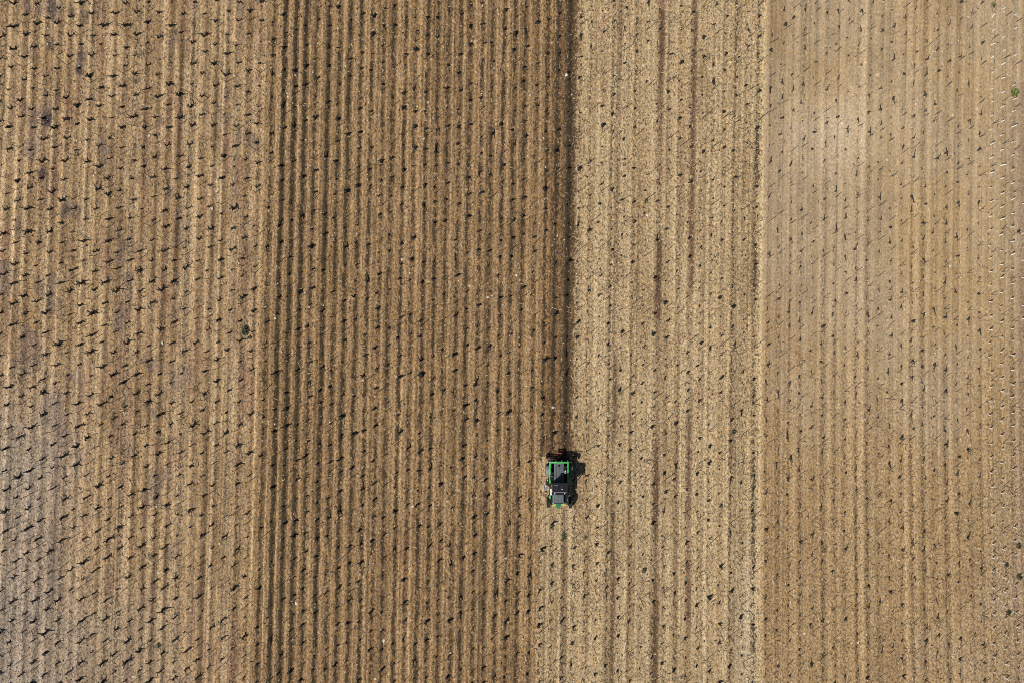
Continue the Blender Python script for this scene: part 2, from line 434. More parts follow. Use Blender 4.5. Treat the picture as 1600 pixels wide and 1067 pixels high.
def vine_variant(seed, kind):
    """list of (part name, verts, faces): a trunk and its arms; base at the origin"""
    r = random.Random(seed)
    parts = []
    if kind == 'bush':
        h = r.uniform(.20, .32); rad = r.uniform(.06, .085); narm = r.choice([2, 2, 2, 2, 2, 3, 3, 4])
    elif kind == 'small':
        h = r.uniform(.16, .30); rad = r.uniform(.06, .095); narm = r.choice([1, 2, 2, 3])
    else:
        h = r.uniform(.16, .30); rad = r.uniform(.05, .075); narm = r.choice([1, 1, 2])
    lx, ly = r.uniform(-.08, .08), r.uniform(-.1, .1)
    tr = [(0, 0, -.06), (lx * .3, ly * .2, h * .35), (lx * .8, ly * .9, h * .75), (lx, ly, h), (lx, ly, h + rad * .5)]
    parts.append(('trunk', *tube(tr, [rad * 1.25, rad, rad * .95, rad * 1.35, rad * .6], 6)))
    a0 = r.uniform(-.5, .5)
    for i in range(narm):
        if kind == 'long':
            th = (math.pi / 2 if (i % 2 == 0) == (r.random() < .7) else -math.pi / 2) + r.uniform(-.25, .25); L = r.uniform(.18, .55); rise = r.uniform(.1, .3)
        elif narm == 2:
            th = a0 + math.pi * i + r.uniform(-.4, .4); L = r.uniform(.16, .30) * (1 if kind == 'bush' else .6); rise = r.uniform(.5, 1.0)
        else:
            th = a0 + 2 * math.pi * i / narm + r.uniform(-.5, .5); L = r.uniform(.14, .28) * (1 if kind == 'bush' else .6); rise = r.uniform(.25, .75)
        c, s = math.cos(th), math.sin(th)
        b = np.array([lx, ly, h - rad * .2])
        k = r.uniform(-.06, .06)
        P = [b, b + [c * L * .45, s * L * .45, L * .25 * rise], b + [c * L * .8 - s * k, s * L * .8 + c * k, L * .6 * rise], b + [c * L, s * L, L * rise]]
        q = rad * (.58 if kind == 'bush' else .62)
        parts.append(('arm', *tube(P, [q, q * .85, q * .7, q * .5], 5)))
    return parts

KINDS = {}
for kd, n in (('bush', 34), ('small', 24), ('long', 20)):
    KINDS[kd] = [vine_variant(hash_ * 13 + 7 + len(kd) * 1000, kd) for hash_ in range(n)]

def placed(V, x, y, z, rz, sc):
    c, s = math.cos(rz), math.sin(rz)
    R = np.array([[c, s, 0], [-s, c, 0], [0, 0, 1]])
    return (V * sc) @ R + np.array([x, y, z])

# ------------------------------------------------------------------ where the vines and stakes stand
vr = np.random.default_rng(77)
def in_tractor(px, py): return 836 < px < 905 and 703 < py < 805
VINES = []    # (px, py, kind, variant, rz, scale, plot, row)
STAKES = []   # (px, py, height, tiltx, tilty, pale, plot, row)
YT, YB = -70, 1140
def walk(plot, pi, k, pitch, y_first, kind, miss, jx, jy, smin, smax, s_every, s_h, s_miss, pale, sphase):
    x0 = plot[0] + plot[1] * k
    n = 0; y = y_first
    while y < YB:
        if y > YT:
            px = float(row_x(x0, y)) + vr.normal(0, jx); py = y + vr.normal(0, jy)
            if vr.random() > miss and not in_tractor(px, py):
                VINES.append((px, py, kind if vr.random() > .2 else ('small' if kind != 'small' else 'long'), int(vr.integers(0, 1000)),
                              (vr.uniform(-.6, .6) if vr.random() < .75 or pi else vr.uniform(-1.6, 1.6)) * (1 if pi == 0 else .45) + (math.pi if vr.random() < .5 else 0), vr.uniform(smin, smax), pi, k))
            if (n + sphase) % s_every == 0 and vr.random() > s_miss:
                sx = float(row_x(x0, y + pitch * .35)) + vr.normal(0, jx); sy = y + pitch * .35 + vr.normal(0, jy)
                if not in_tractor(sx, sy):
                    STAKES.append((sx, sy, s_h * vr.uniform(.82, 1.15), vr.normal(0, .05), vr.normal(0, .05), vr.random() < pale, pi, k))
        y += pitch; n += 1

for k in range(9, 35):
    x0 = PLOT_A[0] + PLOT_A[1] * k
    if x0 > 400: break
    j = k - 12
    walk(PLOT_A, 0, k, 32.0, 12 - 32 * 4 + (16 if j % 2 else 0) - j * .35, 'bush', .10, 1.0, 2.2, .75 if j < 16 else .6, 1.3 if j < 16 else 1.15, 2, 1.05, .15, .03, (j // 2) % 2)
for k in range(28):
    walk(PLOT_B, 1, k, 29.5, -60 + vr.uniform(0, 29.5), 'small', .22, 1.2, 2.8, .55, 1.3, 2, .92, .06, .05, k % 2)
for k in range(17):
    walk(PLOT_C, 2, k, 29.6, -60 + ((k * 11) % 29.5), 'small', .14, 1.1, 2.4, .45, 1.1, 3, 1.3, .08, .06, (k * 2) % 3)
for k in range(-3, 0):          # rows the tractor has not reached yet
    x0 = PLOT_C[0] + PLOT_C[1] * k
for k in range(0, 30):
    if k >= 20: break
    walk(PLOT_D, 3, k, 28.5, -60 + ((k * 17) % 28.5), 'long', .18, 1.2, 2.6, .45, 1.1, 2, .88, .05, .45, k % 2)
SLEEVES = []
for k in range(20, 26):
    x0 = PLOT_D[0] + PLOT_D[1] * k
    y = -66 + (k * 9) % 22; n = 0
    while y < YB:
        if vr.random() > .05:
            SLEEVES.append((float(row_x(x0, y)) + vr.normal(0, .6), y + vr.normal(0, 1.2), k))
        if n % 3 == k % 3:
            STAKES.append((float(row_x(x0, y + 12)) + 3 + vr.normal(0, .6), y + 12, .85 * vr.uniform(.9, 1.1), vr.normal(0, .03), vr.normal(0, .03), vr.random() < .2, 4, k))
        y += 22.2; n += 1

# ------------------------------------------------------------------ individuals and the rest
ORD = ['zeroth', 'first', 'second', 'third', 'fourth', 'fifth', 'sixth', 'seventh', 'eighth', 'ninth', 'tenth', 'eleventh', 'twelfth', 'thirteenth', 'fourteenth', 'fifteenth', 'sixteenth', 'seventeenth', 'eighteenth', 'nineteenth']
TENS = {2: 'twenty', 3: 'thirty', 4: 'forty', 5: 'fifty'}
TENTH = {2: 'twentieth', 3: 'thirtieth', 4: 'fortieth', 5: 'fiftieth'}
def ordw(n):
    if n < 20: return ORD[n]
    return TENTH[n // 10] if n % 10 == 0 else TENS[n // 10] + '-' + ORD[n % 10]
def seen(px, py): return 4 <= px <= 1597 and 4 <= py <= 1064

def by_row(items, prow, rows, limit):
    """the items of the given rows that are in view, numbered from the top of their row"""
    out = []
    for ri, k in enumerate(rows):
        sel = sorted([i for i, it in enumerate(items) if prow(it) == k and seen(it[0], it[1])], key=lambda i: items[i][1])
        for n, i in enumerate(sel):
            if len(out) < limit: out.append((i, ri + 1, n + 1))
    return out

# --- vines: the largest 300 are the bush vines of the outer left rows
rowsA = [k for k in range(9, 35) if row_x(PLOT_A[0] + PLOT_A[1] * k, 533) > -8]
pick = by_row(VINES, lambda v: (v[7] if v[6] == 0 else None), rowsA, 300)
picked = {i for i, _, _ in pick}
part_mesh = {}
ARMS = {1: 'one-armed', 2: 'two-armed', 3: 'three-armed', 4: 'four-armed'}
for i, ri, n in pick:
    px, py, kd, vi, rz, sc, pi, k = VINES[i]
    vs = KINDS[kd]; vi = vi % len(vs)
    x, y = float(wx(px)), float(wy(py))
    e = empty('grape_vine', (x, y, float(ground_z(x, y)) - .01))
    e.rotation_euler = (0, 0, rz); e.scale = (sc * random.uniform(.75, 1.2), sc * random.uniform(.75, 1.3), sc * random.uniform(.7, 1.25))
    tag(e, '%s dormant vine, %s from top, %s row from left edge' % (ARMS[len(vs[vi]) - 1], ordw(n), ordw(ri)), 'vine', 'dormant bush vines in the left plot')
    for p, (nm, V, F) in enumerate(vs[vi]):
        key = (kd, vi, p)
        if key not in part_mesh:
            part_mesh[key] = np_mesh(nm, V, F); part_mesh[key].materials.append(M_bark)
        link(nm, part_mesh[key], None, e)
rest = []; rest_d = []
M_bark_young = mat_basic('young_vine_bark', (.045, .034, .025), .9, var=.4, scale=14, bump=.6)
for i, (px, py, kd, vi, rz, sc, pi, k) in enumerate(VINES):
    if i in picked: continue
    vs = KINDS[kd]; x, y = float(wx(px)), float(wy(py)); z = float(ground_z(x, y)) - .01
    V, F = join([(v, f) for _, v, f in vs[vi % len(vs)]])
    V = V * np.array([random.uniform(.75, 1.25), random.uniform(.75, 1.3), random.uniform(.7, 1.25)])
    (rest_d if pi == 3 else rest).append((placed(V, x, y, z, rz, sc), F))
V, F = join(rest)
tag(link('vine_stumps', np_mesh('vine_stumps', V, F), M_bark), 'black dormant vine stumps in rows from left plot to straw strip', 'vines', None, 'stuff')
V, F = join(rest_d)
tag(link('slender_vine_stumps', np_mesh('slender_vine_stumps', V, F), M_bark_young), 'slender brown vine stumps in rows on the sandy right plot', 'vines', None, 'stuff')

# --- stakes
def stake_arrays(h, r=.024):
    return tube([(0, 0, -.12), (0, 0, h * .5), (0, 0, h - .05), (0, 0, h)], [r * .9, r, r, r * .45], 5)
HS = [.9, 1.0, 1.1, 1.2, 1.3]
sme = {}
spick = by_row(STAKES, lambda s: (s[7] if s[6] == 0 else None), rowsA, 300)
spicked = {i for i, _, _ in spick}
for i, ri, n in spick:
    px, py, h, tx, ty, pale, pi, k = STAKES[i]
    hq = min(HS, key=lambda q: abs(q - h))
    if (hq, pale) not in sme:
        sme[(hq, pale)] = np_mesh('vine_stake', *stake_arrays(hq)); sme[(hq, pale)].materials.append(M_stake_pale if pale else M_stake)
    x, y = float(wx(px)), float(wy(py))
    o = link('vine_stake', sme[(hq, pale)], None, None, (x, y, float(ground_z(x, y))))
    o.rotation_euler = (tx, ty, vr.uniform(0, 3))
    tag(o, 'thin %s stake, %s stake from top, %s row from left edge' % ('pale wooden' if pale else 'dark', ordw(n), ordw(ri)), 'stake', 'stakes among the bush vines in the left plot')
parts = {0: [], 1: []}
for i, (px, py, h, tx, ty, pale, pi, k) in enumerate(STAKES):
    if i in spicked: continue
    V, F = stake_arrays(h, .027)
    V = V.copy(); V[:, 0] += V[:, 2] * ty; V[:, 1] -= V[:, 2] * tx
    x, y = float(wx(px)), float(wy(py))
    parts[int(pale)].append((V + [x, y, float(ground_z(x, y))], F))
V, F = join(parts[0])
tag(link('vine_stakes', np_mesh('vine_stakes', V, F), M_stake), 'thin dark vine stakes spread over the rest of the field', 'stakes', None, 'stuff')
V, F = join(parts[1])
tag(link('pale_vine_stakes', np_mesh('pale_vine_stakes', V, F), M_stake_pale), 'thin pale wooden stakes standing mostly in the sandy right plot', 'stakes', None, 'stuff')

# --- white sleeves of the young vines by the right edge
M_sleeve = mat_basic('white_plastic_sleeve', (.80, .77, .68), .45, var=.08)
def sleeve_arrays(h):
    v1, f1 = tube([(0, 0, -.03), (0, 0, h)], [.05, .055], 6, cap=False)
    v2, f2 = tube([(0, 0, h), (0, 0, h - .04), (0, 0, 0)], [.055, .046, .04], 6, cap=False)
    return join([(v1, f1), (v2, f2)])
sl_me = np_mesh('sleeve', *sleeve_arrays(.42)); sl_me.materials.append(M_sleeve)
st_me = np_mesh('young_stem', *join([tube([(0, 0, -.03), (.01, 0, .3), (.02, .01, .5)], [.015, .013, .010], 5),
                                     tube([(.012, 0, .4), (.05, .04, .52)], [.009, .006], 4)])); st_me.materials.append(M_bark)
SL = by_row(SLEEVES, lambda s: s[2], [23, 22, 21, 20], 300)
for i, ri, n in SL:
    px, py, k = SLEEVES[i]
    x, y = float(wx(px)), float(wy(py))
    e = empty('young_vine', (x, y, float(ground_z(x, y))))
    e.rotation_euler = (vr.normal(0, .08), vr.normal(0, .08), vr.uniform(0, 6)); q = vr.uniform(.85, 1.15); e.scale = (q, q, q * vr.uniform(.8, 1.1))
    tag(e, 'young vine in white sleeve, %s from top, %s row from right edge' % (ordw(n), ordw(ri)), 'young vine', 'young sleeved vines along the right edge')
    link('sleeve', sl_me, None, e); link('stem', st_me, None, e)

# ------------------------------------------------------------------ litter: clods, straw, prunings
lr = np.random.default_rng(9)
def scatter(n, dens):
    X = lr.uniform(-49, 49, n); Y = lr.uniform(-34, 34, n)
    PX = X * PXM + 800; PY = 533.5 - Y * PXM
    x0 = row_inv(PX, PY)
    keep = lr.random(n) < dens(x0, PX, PY, X, Y)
    X, Y, x0, PX, PY = X[keep], Y[keep], x0[keep], PX[keep], PY[keep]
    return X, Y, x0, PX, PY

def plot_of(x0, PY):
    p = np.where(x0 < XB, 0, np.where(x0 < np.where(PY < 712, XC, 846), 1, np.where(x0 < XD, 2, 3)))
    return p

def clod_dens(x0, PX, PY, X, Y):
    p = plot_of(x0, PY)
    d = np.choose(p, [.75, .95, .55, .18])
    d = np.where(p == 3, d + .35 * sm(350, 900, PY), d)
    return d * (.4 + .9 * fbm(X * .7, Y * .3, 3))
X, Y, x0, PX, PY = scatter(105000, clod_dens)
n = len(X)
oct_v = np.array([[1, 0, 0], [0, 1, 0], [-1, 0, 0], [0, -1, 0], [0, 0, 1]], float)
oct_f = np.array([[0, 1, 4], [1, 2, 4], [2, 3, 4], [3, 0, 4]])
size = np.clip(lr.lognormal(math.log(.042), .45, n), .015, .14)
size *= np.choose(plot_of(x0, PY), [1.0, 1.05, .95, .9])
V = oct_v[None] * (1 + lr.uniform(-.45, .45, (n, 5, 3)) * 1.0)
V += lr.uniform(-.25, .25, (n, 5, 3))
V = V * size[:, None, None] * np.array([1, 1.15, .8])
th = lr.uniform(0, 6.28, n); c, s = np.cos(th), np.sin(th)
VX = V[..., 0] * c[:, None] - V[..., 1] * s[:, None]; VY = V[..., 0] * s[:, None] + V[..., 1] * c[:, None]
V = np.stack([VX + X[:, None], VY + Y[:, None], V[..., 2] + ground_z(X, Y)[:, None]], -1)
_, cc, _ = soil(X, Y)
tone = lr.uniform(.5, 1.5, n)
cc = cc * tone[:, None] + .02
lightstone = lr.random(n) < .035
cc[lightstone] = np.array([.55, .48, .37]) * lr.uniform(.7, 1.2, (lightstone.sum(), 1))
F = (oct_f[None] + (np.arange(n) * 5)[:, None, None]).reshape(-1, 3)
M_clod = mat_basic('soil_clod', (.3, .2, .1), .95, var=.2, scale=30, tint=True)
tag(link('soil_clods', np_mesh('soil_clods', V.reshape(-1, 3), F, np.repeat(np.clip(cc, .01, .75), 5, 0)), M_clod), 'loose clods and small stones strewn over the soil', 'clods', None, 'stuff')

def strips(X, Y, length, width, ang, lift, curve, col, name, mat, label, cat):
    """flat-lying bits with a triangular section, bent once"""
    n = len(X)
    c, s = np.cos(ang), np.sin(ang)
    t = np.array([-.5, .05, .5])
    base = []
    for i, ti in enumerate(t):
        off = curve * (0.25 - ti * ti)
        px = X + length * (ti * c - off * s); py = Y + length * (ti * s + off * c)
        w = width * (1.0 if i < 2 else .6)
        z = ground_z(px, py) + lift
        base.append(np.stack([px - w * s * -.5, py - w * c * .5, z - .006], -1))
        base.append(np.stack([px + w * s * -.5, py + w * c * .5, z - .006], -1))
        base.append(np.stack([px, py, z + width * .6], -1))
    V = np.stack(base, 1)
    f = []
    for q in (0, 3):
        f += [(q, q + 2, q + 5), (q, q + 5, q + 3), (q + 2, q + 1, q + 4), (q + 2, q + 4, q + 5)]
    F = (np.array(f)[None] + (np.arange(n) * 9)[:, None, None]).reshape(-1, 3)
    tag(link(name, np_mesh(name, V.reshape(-1, 3), F, np.repeat(np.clip(col, .005, .8), 9, 0)), mat), label, cat, None, 'stuff')

def straw_dens(x0, PX, PY, X, Y):
    p = plot_of(x0, PY)
    d = np.choose(p, [.55, .22, 1.0, .12])
    d = np.where(p == 3, d + .45 * sm(420, 900, PY), d)
    return d * (.25 + 1.2 * fbm(X * 1.2, Y * .3, 33))
X, Y, x0, PX, PY = scatter(90000, straw_dens)
n = len(X)
_, cc, _ = soil(X, Y)
bright = lr.random(n)
scol = np.where((bright < .55)[:, None], np.array([.49, .385, .235]) * lr.uniform(.7, 1.25, (n, 1)), cc * lr.uniform(.45, .9, (n, 1)))
M_straw = mat_basic('dry_straw', (.4, .3, .2), .8, var=.15, scale=20, tint=True)
strips(X, Y, lr.uniform(.08, .26, n), lr.uniform(.030, .06, n), lr.uniform(0, 6.28, n), .008, lr.normal(0, .5, n), scol, 'dry_straw', M_straw,
       'dry straw and dead leaves littered between the rows', 'straw')

def twig_dens(x0, PX, PY, X, Y):
    p = plot_of(x0, PY)
    d = np.choose(p, [.30, .22, .95, .06])
    d = np.where(p == 3, d + .5 * sm(480, 950, PY), d)
    d = np.where((x0 > 1165) & (x0 < 1188), 1.0, d)
    return d * (.3 + 1.1 * fbm(X * .9, Y * .35, 83))
X, Y, x0, PX, PY = scatter(26000, twig_dens)
n = len(X)
tcol = np.array([.045, .032, .022]) * lr.uniform(.4, 1.7, (n, 1))
M_twig = mat_basic('pruned_cane', (.08, .06, .04), .85, var=.2, scale=20, tint=True)
strips(X, Y, lr.uniform(.10, .34, n), lr.uniform(.034, .060, n), lr.uniform(0, 6.28, n), .018, lr.normal(0, 1.1, n), tcol, 'pruned_canes', M_twig,
       'dark pruned vine canes lying on the soil', 'prunings')

# ------------------------------------------------------------------ weeds
def leaf_cloud(n, rx, ry, h, size, seed, col_a, col_b):
    r = np.random.default_rng(seed)
    th = r.uniform(0, 6.28, n); rr = np.sqrt(r.random(n)); lump = .62 + .5 * np.cos(th * 3 + seed) * np.cos(th * 2 - seed)
    P = np.stack([rx * rr * lump * np.cos(th), ry * rr * lump * np.sin(th), h * (1 - rr ** 2 * .8) * r.uniform(.15, 1, n)], -1)
    a = r.uniform(0, 6.28, n); el = r.uniform(-.2, 1.1, n); L = size * r.uniform(.6, 1.4, n)
    d = np.stack([np.cos(a) * np.cos(el), np.sin(a) * np.cos(el), np.sin(el)], -1)
    sd = np.stack([-np.sin(a), np.cos(a), np.zeros(n)], -1)
    V = np.stack([P, P + d * (L * .5)[:, None] + sd * (L * .22)[:, None], P + d * L[:, None], P + d * (L * .5)[:, None] - sd * (L * .22)[:, None] + [0, 0, .01]], 1)
    F = (np.array([[0, 1, 2], [0, 2, 3]])[None] + (np.arange(n) * 4)[:, None, None]).reshape(-1, 3)
    t = r.random((n, 1)); C = col_a * (1 - t) + col_b * t
    return V.reshape(-1, 3), F, np.repeat(C, 4, 0)
M_leaf = mat_basic('weed_leaf', (.05, .09, .02), .6, var=.25, scale=12, tint=True)
G1, G2 = np.array([.055, .13, .018]), np.array([.16, .22, .04])
D1, D2 = np.array([.016, .026, .014]), np.array([.05, .065, .028])
WEEDS = [
    (1585, 146, .46, .42, .34, 230, G1 * .8, np.array([.17, .19, .045]), 'bright green leafy bush among the white sleeves at the right edge'),
    (383, 517, .42, .56, .30, 230, D1, D2 * 1.2, 'large dark green weed clump at the right border of the left plot'),
    (390, 527, .45, .30, .25, 160, D1, D2 * 1.4, 'flat dark weed tuft just below the large dark weed clump'),
    (1551, 10, .32, .38, .3, 200, D1, G1, 'dark green weed tuft near the top right corner'),
    (1378, 49, .16, .17, .22, 90, D1, D2, 'small round dark weed alone in the pale plot near the top'),
    (1591, 852, .30, .45, .32, 220, D1, G1 * .6, 'dark green weed, upper of two tufts low on the right edge'),
    (1592, 902, .34, .5, .32, 220, D1, G1 * .6, 'dark green weed, lower of two tufts low on the right edge'),
    (1572, 882, .28, .36, .25, 150, D1, D2, 'dark weed tuft left of the two green tufts by the right edge'),
    (1575, 956, .36, .42, .25, 150, D1, G1 * .8, 'loose olive weed tuft in the lower right, near the right edge'),
    (880, 838, .40, .75, .22, 240, D1 * 1.4, G1, 'sprawling green weed on the unworked strip in front of the tractor'),
    (862, 822, .25, .4, .2, 110, D1 * 1.4, G1, 'small green weed just below the tractor on its left'),
    (1006, 890, .36, .42, .3, 170, D1, D2, 'dark green weed tuft in the straw plot right of and below the tractor'),
    (1146, 675, .32, .34, .3, 160, D1, D2, 'dark weed tuft in the straw plot near its pale right border'),
    (1009, 314, .3, .5, .2, 130, D1 * 1.6, G1, 'thin green weed in the straw plot above mid-height'),
    (1591, 362, .22, .28, .3, 110, D1, D2, 'small dark weed at the right edge above mid-height'),
    (248, 1008, .4, .55, .25, 170, D1 * 1.3, D2 * 1.3, 'dark weed clump low in the left plot near the bottom'),
]
for (px, py, rx, ry, h, n, ca, cb, lab) in WEEDS:
    if not n: continue
    x, y = float(wx(px)), float(wy(py))
    e = empty('weed_tuft', (x, y, float(ground_z(x, y))))
    tag(e, lab, 'weed', 'weed tufts')
    if px not in (1585, 383): n = int(n * .4); rx *= .75; ry *= .75; h *= .8; ca = ca * .8 + np.array([.012, .008, .004]); cb = cb * .7 + np.array([.02, .014, .006])
    V, F, C = leaf_cloud(n, rx, ry, h, .16 if n > 150 else .13, int(px), ca, cb)
    link('foliage', np_mesh('foliage', V, F, C), M_leaf, e)
    st = [tube([(0, 0, -.04), (rx * .3 * math.cos(a), ry * .3 * math.sin(a), h * .5), (rx * .6 * math.cos(a), ry * .6 * math.sin(a), h * .75)], [.018, .012, .007], 4) for a in (0.4, 1.9, 3.3, 4.9)]
    link('stem', np_mesh('stem', *join(st)), M_bark, e)

# low weeds that grow along single rows: ground cover
def weed_dens(x0, PX, PY, X, Y):
    kb = (x0 - PLOT_B[0]) / PLOT_B[1]; ki = np.clip(np.round(kb), 0, 27).astype(int)
    d = np.where(plot_of(x0, PY) == 1, bump_(kb - ki + SHIFT[1][ki], .16) * np.where(ki < 8, DARK_B[ki] * .9, .16), 0)
    d = np.maximum(d, bump_(x0 - 1180, 4.5) * (.35 + 1.2 * sm(600, 60, PY)) * 1.0)
    d = np.maximum(d, np.where((x0 > 1000) & (x0 < 1175), bump_((x0 - 1163), 5) * .35, 0))
    d = np.maximum(d, bump_(x0 - 1590, 14) * .10)
    d = np.maximum(d, np.where(x0 < 400, .04, 0))
    return np.clip(d, 0, 1) * sm(.3, .62, fbm(X * .8, Y * .5, 29))
X, Y, x0, PX, PY = scatter(520000, weed_dens)
n = len(X)
a = lr.uniform(0, 6.28, n); L = lr.uniform(.05, .13, n); el = lr.uniform(.2, 1.2, n)
P = np.stack([X, Y, ground_z(X, Y)], -1)
d = np.stack([np.cos(a) * np.cos(el), np.sin(a) * np.cos(el), np.sin(el)], -1) * L[:, None]
sd = np.stack([-np.sin(a), np.cos(a), np.zeros(n)], -1) * (L * .22)[:, None]
V = np.stack([P, P + d * .5 + sd, P + d, P + d * .5 - sd], 1)
F = (np.array([[0, 1, 2], [0, 2, 3]])[None] + (np.arange(n) * 4)[:, None, None]).reshape(-1, 3)
t = lr.random((n, 1)); C = np.array([.030, .030, .018]) * (1 - t) + np.array([.085, .080, .038]) * t
C = np.where((x0 > 1100)[:, None], C * np.array([1.2, 1.5, 1.0]), C)
tag(link('row_weeds', np_mesh('row_weeds', V.reshape(-1, 3), F, np.repeat(C, 4, 0)), M_leaf), 'low dark weeds growing along the vine rows', 'weeds', None, 'stuff')
print('counts', len(VINES), len(STAKES), len(SLEEVES), len(SL), len(pick), len(spick), 'weeds', n)

# ------------------------------------------------------------------ the straddle tractor
M_green = mat_basic('green_paint', (.030, .42, .058), .42, var=.2, scale=3, coat=.3)
M_slate = mat_basic('slate_grey_panel', (.085, .10, .108), .5, var=.18, scale=2.5)
M_black = mat_basic('black_paint', (.006, .006, .007), .6, var=.3, scale=4)
M_black.node_tree.nodes['Principled BSDF'].inputs['Specular IOR Level'].default_value = .2
M_rubber = mat_basic('tyre_rubber', (.018, .017, .016), .85, var=.4, scale=10, bump=.3)
M_grey = mat_basic('grey_metal', (.30, .31, .32), .4, metal=.5, var=.2, scale=5)
M_white = mat_basic('white_paint', (.80, .80, .78), .4, var=.06)
M_silver = mat_basic('bare_steel', (.55, .55, .56), .3, metal=.9, var=.15)
M_red = mat_basic('red_paint', (.20, .025, .016), .5, var=.3, scale=5)
M_orange = mat_basic('orange_disc', (.32, .09, .045), .6, var=.3, scale=5)
M_lamp = mat_basic('yellow_lamp_glass', (.55, .55, .12), .2, var=.1)
M_lime = mat_basic('lime_green_paint', (.22, .55, .12), .4, var=.15, scale=4)
M_glass = mat_basic('tinted_glass', (.02, .025, .03), .08, var=.1, coat=.6)
M_seat = mat_basic('seat_vinyl', (.05, .05, .055), .6, var=.2)

def tp(zx, zy, h):
    """plan position of a point that the photograph shows at (zx, zy) of the enlarged tractor view, h metres up"""
    px = 830 + zx / 8.89; py = 690 + zy / 8.89
    k = 1 - h / CAM_H
    return (float((px - 800) / PXM * k), float((533.5 - py) / PXM * k))

TX, TY = tp(385, 560, 0)
tractor = empty('straddle_tractor', (TX, TY, 0))
tag(tractor, 'green and black straddle tractor driving down the rows with a mounted cultivator', 'tractor')

def bm_obj(name, bm, mat, parent, smooth=False):
    me = bpy.data.meshes.new(name); bm.to_mesh(me); bm.free()
    if smooth:
        for p in me.polygons: p.use_smooth = True
    return link(name, me, mat, parent)
def add_box(bm, x0, x1, y0, y1, z0, z1, bev=.0):
    vs = bmesh.ops.create_cube(bm, size=1.0)['verts']
    for v in vs:
        v.co = Vector(((x0 + x1) / 2 + v.co.x * (x1 - x0), (y0 + y1) / 2 + v.co.y * (y1 - y0), (z0 + z1) / 2 + v.co.z * (z1 - z0)))
    if bev:
        es = list({e for v in vs for e in v.link_edges})
        bmesh.ops.bevel(bm, geom=es, offset=bev, segments=2, affect='EDGES', profile=.6)
def zbox(name, zx0, zy0, zx1, zy1, h0, h1, mat, parent=None, bev=.02):
    a = tp(zx0, zy0, h1); b = tp(zx1, zy1, h1)
    bm = bmesh.new()
    add_box(bm, a[0] - TX, b[0] - TX, b[1] - TY, a[1] - TY, h0, h1, bev)
    return bm_obj(name, bm, mat, parent or tractor)
def bar(name, pts, r, mat, parent=None, sides=8):
    """round bar through points given as (zx, zy, h)"""
    P = [(*[c - o for c, o in zip(tp(x, y, h), (TX, TY))], h) for x, y, h in pts]
    V, F = tube(P, [r] * len(P), sides)
    return link(name, np_mesh(name, V, F, smooth=False), mat, parent or tractor)
def lathe_x(name, prof, cx, cy, cz, mat, parent, seg=28):
    """solid turned about the X axis: prof = [(x, radius)]"""
    V = []; F = []
    m = len(prof)
    for s in range(seg):
        th = 2 * math.pi * s / seg
        for x, r in prof: V.append((cx + x, cy + r * math.cos(th), cz + r * math.sin(th)))
    for s in range(seg):
        for i in range(m - 1):
            a, b = s * m + i, ((s + 1) % seg) * m + i
            F.append((a, b, b + 1, a + 1))
    return link(name, np_mesh(name, V, F, smooth=False), mat, parent)

# chassis, portal frame
FH = 1.36
zbox('side_beam', 253, 272, 271, 575, FH - .14, FH, M_green)
zbox('side_beam', 504, 272, 520, 610, FH - .14, FH, M_green)
zbox('side_beam', 503, 612, 521, 790, FH - .16, FH - .02, M_black)
zbox('side_beam', 252, 577, 272, 738, FH - .16, FH - .02, M_black)
zbox('side_beam', 253, 740, 271, 790, FH - .15, FH - .01, M_green)
zbox('rear_crossbar', 251, 272, 522, 297, FH - .10, FH + .015, M_green)
zbox('front_crossbar', 252, 706, 522, 724, FH - .22, FH - .05, M_black)
bar('spreader_bar', [(200, 277, FH + .05), (568, 279, FH + .05)], .022, M_grey)
for zx in (262, 345, 425, 510):
    bar('bracket_pin', [(zx, 250, FH + .03), (zx, 276, FH + .03)], .022, M_grey)
bar('cross_tube', [(232, 480, FH + .03), (332, 478, FH + .03)], .022, M_grey)
